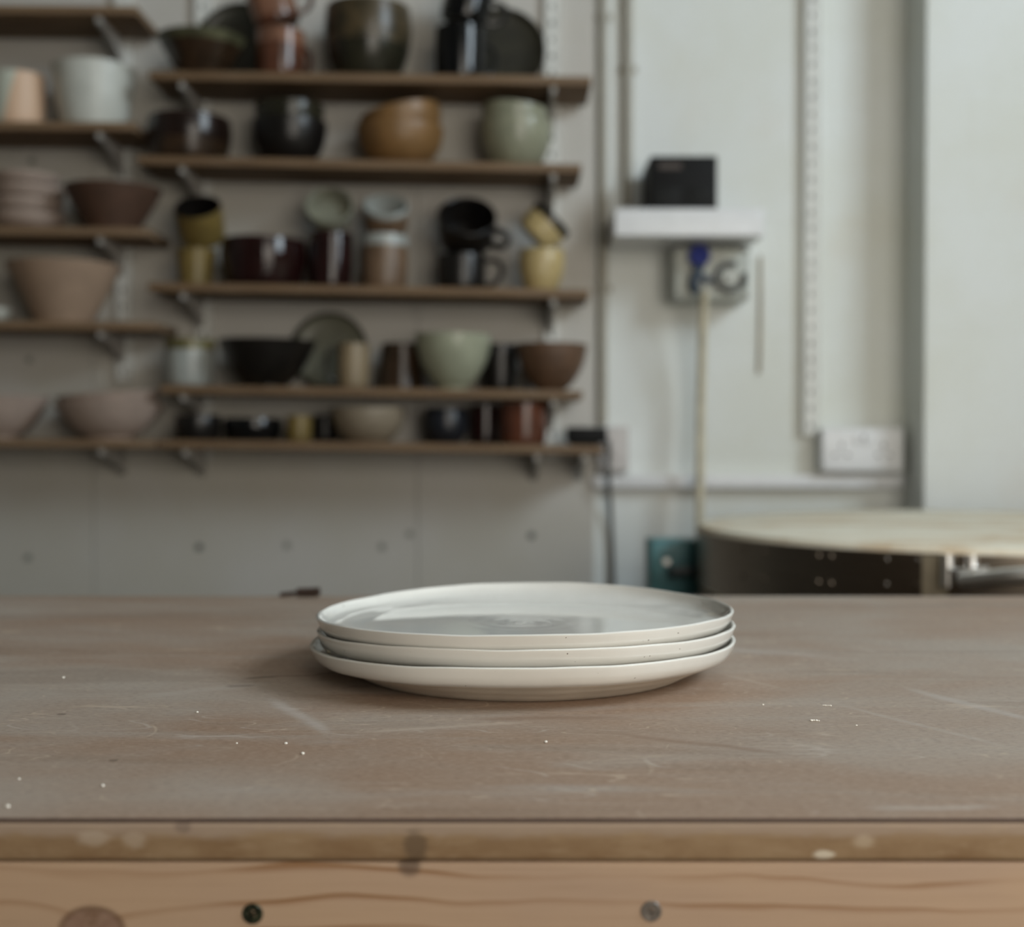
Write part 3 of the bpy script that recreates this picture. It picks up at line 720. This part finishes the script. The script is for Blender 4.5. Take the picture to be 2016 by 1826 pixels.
pot('L3', 'bowl', 'matt chocolate brown bowl beside the stack of pink plates', 'bowl', 131, 318, 362, 'flare', G_choc, t=0.005)
pot('L4', 'bowl', 'large flared peach clay bowl in the side bay', 'bowl', 18, 236, 514, 'flare', G_peach, t=0.006, Y=2.302)
pot('L4', 'dish', 'little white dish at the picture edge beside the peach bowl', 'dish', -45, 26, 606, 'shallow', G_white, Y=2.290)
X, Y, Z, R, ang = site('L5', -110, 96, 2.306)
make('bowl', 'pink clay bowl cut by the picture edge on the lowest side shelf', 'bowl', (X, Y, Z), (0, ang, 0), R, 0.074, 'open', G_pink, t=0.006)
X, Y, Z, R, ang = site('L5', 106, 322, 2.300)
_, g = pot('L5', 'bowl', 'lower pale pink clay bowl of a nested pair on the lowest side shelf', 'bowl', 110, 322, 794, 'open', G_pink, t=0.006, Y=2.300)
a = -0.07
make('bowl', 'upper pale pink clay bowl tipped inside the lower one', 'bowl', tilted((g[0], g[1], g[2] + 0.019), g[4] * 0.95, a), (0, a, 0), g[3] * 0.95, g[4] * 0.95, 'open', G_pink, t=0.006)

# ------------------------------------------------------------------ fittings on the white wall
# black adapter on the shelf end
s = SH['E']; a0, a1 = P(1116, 842, 2.285), P(1196, 842, 2.285); zb = s.z((a0.x + a1.x) / 2)
ad = thing('power_adapter', 'black box-shaped adapter lying on the end of the lowest shelf', 'adapter', ((a0.x + a1.x) / 2, 2.32, zb + 0.0004), (0, s.ang, 0))
hw = (a1.x - a0.x) / 2; hz = a0.z - zb
link('case', nbox((-hw, -0.035, 0.004), (hw, 0.03, hz), 0.005, 3), M_black_plastic, ad)
link('foot', nbox((-hw * 0.8, -0.03, 0), (hw * 0.45, 0.025, 0.0045), 0.001), M_black_plastic, ad)
c0 = P(1194, 872, 2.368); 
tag(link('cable', tube([P(1196, 866, 2.352), P(1197, 905, 2.360), P(1199, 955, 2.370), P(1202, 1010, 2.395), P(1205, 1080, 2.404), P(1208, 1180, 2.402)], 0.0042, 10), plain('dark_grey_cable', (74, 74, 72), 0.5)),
    'dark cable running down the wall from the black adapter', 'cable')
# conduits
M_conduit = plain('shade_toned_conduit', (164, 160, 148), 0.45, 0, 0.05)  # pale conduit toned darker to carry the shadow line along its side
def conduit(px, y0, y1, r, label):
    p, q = P(px, y0, YW - r - 0.001), P(px, y1, YW - r - 0.001)
    t = thing('conduit', label, 'pipe', (q.x, q.y, q.z), (0, 0, 0), 'vertical painted conduits')
    bm = bmesh.new(); cyl(bm, (0, 0, 0), (0, 0, p.z - q.z), r, seg=20); link('pipe', bm, M_conduit, t)
    z = 0.25
    while z < p.z - q.z:
        bm = bmesh.new(); cyl(bm, (0, 0, z - 0.006), (0, 0, z + 0.006), r * 1.14, seg=20)
        box(bm, (-r * 1.8, r * 0.5, z - 0.006), (r * 1.8, r + 0.0005, z + 0.006)); link('clip', bm, M_conduit, t); z += 0.5
conduit(1186, -130, 836, 0.0095, 'long painted conduit beside the shelf bay, running down to the switch box')
conduit(1236, -130, 404, 0.0095, 'short painted conduit ending at the white box shelf')
# switch box and trunking
p0, p1 = P(1180, 840, YW - 0.035), P(1238, 930, YW - 0.035)
M_switch = plain('shaded_white_plastic', (192, 188, 186), 0.4, 0, 0.03)  # white plastic, slightly greyed to put the shade into its colour
sw = thing('switch_box', 'white surface switch box on the wall behind the black adapter', 'switch', ((p0.x + p1.x) / 2, YW, (p0.z + p1.z) / 2))
hw, hh = (p1.x - p0.x) / 2, (p0.z - p1.z) / 2
link('back_box', nbox((-hw, -0.028, -hh), (hw, -0.0005, hh), 0.002), M_switch, sw)
link('faceplate', nbox((-hw, -0.036, -hh), (hw, -0.0284, hh), 0.003, 3), M_switch, sw)
link('rocker', nbox((-0.006, -0.040, -0.012), (0.006, -0.0362, 0.012), 0.0015), M_switch, sw)
p0, p1 = P(1166, 936, YW - 0.025), P(1782, 962, YW - 0.025)
tag(link('trunking', nbox((0, -0.025, p1.z - p0.z), (p1.x - p0.x, -0.0004, 0), 0.003), M_white_plastic, None, (p0.x, YW, p0.z)), 'long white cable trunking along the wall under the double socket', 'trunking')
p0, p1 = P(1786, 846, YW - 0.02), P(1806, 1180, YW - 0.02)
# double socket
p0, p1 = P(1618, 843, YW - 0.045), P(1778, 929, YW - 0.045)
so = thing('double_socket', 'white double power socket on the wall above the kiln', 'socket', ((p0.x + p1.x) / 2, YW, (p0.z + p1.z) / 2))
hw, hh = (p1.x - p0.x) / 2, (p0.z - p1.z) / 2
link('back_box', nbox((-hw + 0.001, -0.036, -hh + 0.001), (hw - 0.001, -0.0005, hh - 0.001), 0.003), M_white_plastic, so)
link('faceplate', nbox((-hw, -0.046, -hh), (hw, -0.0364, hh), 0.004, 3), M_white_plastic, so)
for sx in (-1, 1):
    cx = sx * hw * 0.52
    bm = bmesh.new()
    box(bm, (cx - 0.002, -0.0464, 0.004), (cx + 0.002, -0.0461, 0.012))
    for q in (-1, 1): box(bm, (cx + q * 0.011 - 0.0032, -0.0464, -0.0115), (cx + q * 0.011 + 0.0032, -0.0461, -0.0075))
    link('pin_holes', bm, M_dark_hole, so, smooth=False)
    bm = nbox((sx * hw * 0.12 - 0.0055, -0.0495, 0.010), (sx * hw * 0.12 + 0.0055, -0.0462, 0.030), 0.0015); link('rocker', bm, M_white_plastic, so)
bm = bmesh.new(); cyl(bm, (0, -0.0464, 0.024), (0, -0.0461, 0.024), 0.004); link('indicator', bm, plain('grey_indicator', (96, 96, 98), 0.4), so).location = (0.003, 0, -0.002)
bm = bmesh.new()
for sx in (-1, 1): cyl(bm, (sx * hw * 0.8, -0.0464, 0.0), (sx * hw * 0.8, -0.0461, 0.0), 0.003)
link('fixing_screw', bm, M_white_metal, so)
# box shelf
p0, p1 = P(1210, 410, 2.247), P(1505, 465, 2.247)
tag(link('box_shelf', nbox((0, 2.247 - YW, p1.z - p0.z), (p1.x - p0.x, -0.0005, 0), 0.003, 3), M_white_plastic, None, (p0.x, YW, p0.z)), 'thick white floating shelf on the wall under the black box', 'shelf')
zsh = p0.z
p0, p1 = P(1281, 306, 2.256), P(1413, 406, 2.256)
bb = thing('control_box', 'black electronic box standing on the white floating shelf', 'electronic box', ((p0.x + p1.x) / 2, 2.256, zsh + 0.0003))
hw = (p1.x - p0.x) / 2; h = p0.z - zsh - 0.0003
link('case', nbox((-hw, 0.004, 0), (hw, 0.145, h), 0.003, 3), M_black_plastic, bb)
link('front_panel', nbox((-hw + 0.001, 0, 0.001), (hw - 0.001, 0.0042, h - 0.001), 0.0015), plain('black_satin', (12, 13, 14), 0.6, spec=0.2), bb)
M_grey = plain('charcoal_plastic', (21, 23, 22), 0.6, spec=0.2)
for sx in (-1, 1): link('vent_panel', nbox((sx * hw * 0.5 - hw * 0.38, -0.001, h * 0.06), (sx * hw * 0.5 + hw * 0.38, 0.0002, h * 0.40), 0.0005), M_grey, bb)
link('maker_plate', nbox((-hw * 0.76, -0.0008, h * 0.74), (-hw * 0.08, 0.0002, h * 0.86)), plain('brown_label', (64, 54, 48), 0.6), bb, smooth=False)
# junction box
YJ = 2.325
p0, p1 = P(1326, 484, YJ), P(1478, 590, YJ)
jb = thing('junction_box', 'grey clear-fronted junction box on the wall below the floating shelf', 'junction box', ((p0.x + p1.x) / 2, YJ, (p0.z + p1.z) / 2))
hw, hh = (p1.x - p0.x) / 2, (p0.z - p1.z) / 2
M_jb = plain('grey_box_plastic', (176, 180, 174), 0.35, 0, 0.06)
link('body', nbox((-hw, 0.012, -hh), (hw, YW - YJ - 0.0006, hh), 0.006, 3), M_jb, jb)
link('front_tray', nbox((-hw + 0.004, 0.009, -hh + 0.004), (hw - 0.004, 0.0125, hh - 0.004), 0.003), plain('pale_tray', (186, 190, 182), 0.4), jb)
bm = bmesh.new()
cyl(bm, (0, 0.010, 0.020), (0, -0.012, 0.026), 0.017, 0.019, 20)
link('blue_plug', bm, plain('blue_plastic', (44, 54, 130), 0.35), jb, (-hw * 0.34, 0, 0.004))
bm = tube([(0.004, 0.004, 0.012), (-0.004, -0.004, -0.004), (-0.010, -0.002, -0.026), (-0.004, 0.004, -0.036)], 0.0095, 12)
link('plug_body', bm, plain('slate_blue_plastic', (66, 78, 92), 0.4), jb, (-hw * 0.34, 0, 0.004))
link('plug_lever', tube([(-0.002, 0.0, -0.008), (0.010, -0.004, -0.014), (0.020, 0.0, -0.020)], 0.006, 10), plain('slate_blue_plastic', (70, 82, 98), 0.4), jb, (-hw * 0.34, 0, 0.004))
pts = [(0.026 * math.cos(t) * 1.0, -0.002, 0.024 * math.sin(t)) for t in [0.85 + 0.95 * PI / 5 * i for i in range(10)]]
o = link('rotary_loop', tube(pts, 0.0055, 12), plain('dark_grey_rubber', (72, 74, 72), 0.5), jb, (hw * 0.48, 0.006, -0.008)); o.rotation_euler = (0, -0.35, 0)
bm = bmesh.new(); cyl(bm, (0, 0.010, 0), (0, -0.006, 0), 0.013, 0.012); o = link('dial', bm, M_jb, jb, (hw * 0.48, 0, -0.008))
for sx in (-1, 1):
    for sz in (-1, 1):
        bm = bmesh.new(); cyl(bm, (sx * hw * 0.88, 0.0125, sz * hh * 0.86), (sx * hw * 0.88, 0.0065, sz * hh * 0.86), 0.0055, 0.005, 16); link('corner_screw', bm, plain('grey_screw_cap', (120, 122, 118), 0.4), jb)
tag(link('cable', tube([P(1387, 572, 2.304), P(1384, 640, 2.325), P(1381, 760, 2.345), P(1379, 880, 2.342), P(1378, 990, 2.335), P(1377, 1060, 2.33), P(1378, 1170, 2.32)], 0.0078, 12), plain('cream_cable_sheath', (206, 198, 174), 0.5)),
    'thick cream cable hanging from the junction box down behind the kiln', 'cable')
tag(link('wall_mark', tube([P(1497, 505, YW - 0.004), P(1498, 600, YW - 0.0045), P(1497, 680, YW - 0.004), P(1495, 735, YW - 0.004)], 0.0030, 8), plain('buff_mark', (176, 166, 148), 0.5)),  # light brown groove mark on the wall, built as a thin raised tube
    'short thin buff mark on the wall beside the junction box', 'wall_mark')

# ------------------------------------------------------------------ kiln
KY, KR = 1.80, 0.402
KX = (1952 - 1008) / F * KY; KZ = ZC - 0.117
kiln = thing('kiln', 'round top-loading kiln with pale lid and steel bands behind the workbench', 'kiln', (KX, KY, 0))
m = N('kiln_lid_brick'); n = m.noise(m.coord(scale=(1, 2.2, 1)), 5, 5, 0.6, 0.5); n2 = m.noise(m.coord(), 60, 4)
c = m.mix(m.ramp(n, 0.42, 0.70), lin((236, 230, 212)), lin((208, 184, 152)))
c = m.mix(m.math('MULTIPLY', m.ramp(n2, 0.5, 0.75), 0.3), c, lin((222, 216, 200))); m.col(c); m.bump(n2, 0.3, 0.001); m.set(rough=0.9, spec=0.2); M_lid = m.m
m = N('brushed_steel'); n = m.noise(m.coord(scale=(1, 1, 24)), 20, 4)
m.col(m.mix(n, lin((138, 128, 116)), lin((108, 99, 89)))); m.set(rough=0.34, metal=1.0); m.bump(n, 0.08, 0.0005); M_steel = m.m
m = N('bright_steel'); m.col(lin((242, 240, 236))); m.set(rough=0.28, metal=1.0); M_chrome = m.m
lz = KZ
link('lid', lathe([(0, lz - 0.09), (KR - 0.004, lz - 0.09), (KR - 0.002, lz - 0.02), (KR + 0.0005, lz - 0.008), (KR - 0.003, lz - 0.002), (KR - 0.012, lz), (KR * 0.6, lz + 0.001), (0, lz + 0.001)], 96), M_lid, kiln)
link('lid_band', lathe([(KR + 0.0008, lz - 0.009), (KR + 0.0016, lz - 0.009), (KR + 0.0016, lz - 0.084), (KR + 0.0008, lz - 0.084)], 96), M_steel, kiln)
link('body', lathe([(0, lz - 0.093), (KR, lz - 0.093), (KR, 0.16), (KR - 0.01, 0.15), (0, 0.15)], 96), M_steel, kiln)
for k in range(3):
    a = 0.4 + k * 2 * PI / 3; bm = bmesh.new(); cyl(bm, (0.33 * math.cos(a), 0.33 * math.sin(a), 0), (0.33 * math.cos(a), 0.33 * math.sin(a), 0.151), 0.022); link('leg', bm, plain('dark_steel', (60, 60, 60), 0.5), kiln)
def on_band(px):
    best = None
    for i in range(720):
        a = PI + PI * i / 720; X, Y = KX + KR * math.cos(a), KY + KR * math.sin(a)
        d = abs(1008 + X / Y * F - px)
        if best is None or d < best[0]: best = (d, a, Y)
    return best[1], best[2]
for px, py in ((1465, 1080), (1465, 1131), (1506, 1087), (1506, 1141), (1611, 1094), (1611, 1146), (1636, 1096), (1636, 1149), (1744, 1103), (1744, 1152), (1805, 1104), (1805, 1154)):
    a, Yk = on_band(px); z = P(px, py, Yk).z; d = Vector((math.cos(a), math.sin(a), 0))
    bm = bmesh.new(); b = Vector((0, 0, z)) + d * (KR + 0.001); cyl(bm, b, b + d * 0.0022, 0.0048, 0.003, 16); link('rivet', bm, M_steel, kiln)
# band clasp and lever handle
a0, Yk = on_band(1838); zc = P(1838, 1125, Yk).z
def on(a, out, z): return Vector(((KR + out) * math.cos(a), (KR + out) * math.sin(a), z))
def bandplate(a0, a1, z0, z1, o0, o1, n=6):
    bm = bmesh.new(); rows = []
    for i in range(n + 1):
        a = a0 + (a1 - a0) * i / n
        rows.append([bm.verts.new(on(a, o, z)) for o, z in ((o0, z0), (o1, z0), (o1, z1), (o0, z1))])
    for p, q in zip(rows, rows[1:]):
        for j in range(4): bm.faces.new((p[j], p[(j + 1) % 4], q[(j + 1) % 4], q[j]))
    bm.faces.new(rows[0]); bm.faces.new(rows[-1][::-1]); return bm
a1, _ = on_band(1868); aL, _ = on_band(1846); aM, _ = on_band(1900); aR, _ = on_band(1925); aE, _ = on_band(2070)
link('clasp_strap', bandplate(on_band(1818)[0], a1, lz - 0.082, lz - 0.011, 0.0018, 0.0034), plain('pale_steel', (196, 186, 164), 0.3, 0.6), kiln)
bm = bmesh.new(); 
for aa in (on_band(1868)[0], on_band(1915)[0]): cyl(bm, on(aa, 0.010, lz - 0.044), on(aa, 0.010, lz - 0.008), 0.0068, seg=20)
link('clasp_barrel', bm, M_chrome, kiln)
link('clasp_block', bandplate(on_band(1876)[0], on_band(1908)[0], lz - 0.048, lz - 0.014, 0.002, 0.012), M_steel, kiln)
link('clasp_bolt', tube([on(on_band(1880)[0], 0.018, lz - 0.026), on(aM, 0.020, lz - 0.026), on(on_band(1950)[0], 0.018, lz - 0.023)], 0.0042, 10), M_chrome, kiln)
link('lever_handle', tube([on(on_band(1895)[0], 0.022, lz - 0.036), on(on_band(1940)[0], 0.030, lz - 0.032), on(on_band(1990)[0], 0.038, lz - 0.027), on(aE, 0.042, lz - 0.023), on(on_band(2120)[0], 0.042, lz - 0.022)], 0.0088, 14), M_chrome, kiln)
# teal hinge housing at the side of the kiln
M_teal = plain('teal_enamel', (74, 132, 138), 0.4, 0, 0.2)
YH = 1.90
p0, p1 = P(1279, 1064, YH), P(1376, 1150, YH); 
def kr(p): return (p[0] - KX, p[1] - KY, p[2])
link('hinge_housing', nbox(kr((p0.x, YH, p1.z - 0.02)), kr((p1.x + 0.012, YH + 0.07, p0.z)), 0.005, 3), M_teal, kiln)
q0, q1 = P(1318, 1117, YH - 0.02), P(1412, 1138, YH - 0.02)
link('hinge_arm', nbox(kr((q0.x, YH - 0.02, q1.z)), kr((q1.x + 0.02, YH - 0.0002, q0.z)), 0.003), plain('dark_teal_enamel', (24, 46, 50), 0.4), kiln)
r0, r1 = P(1372, 1084, YH - 0.01), P(1416, 1150, YH - 0.01)
link('hinge_plate', nbox(kr((r0.x, YH - 0.012, r1.z)), kr((r1.x + 0.01, YH + 0.03, r0.z)), 0.003), plain('mid_teal_enamel', (48, 84, 88), 0.4), kiln)
q = P(1312, 1106, YH); bm = bmesh.new(); cyl(bm, kr((q.x, YH + 0.001, q.z)), kr((q.x, YH - 0.004, q.z)), 0.0055, 0.0045); link('hinge_bolt', bm, M_chrome, kiln)
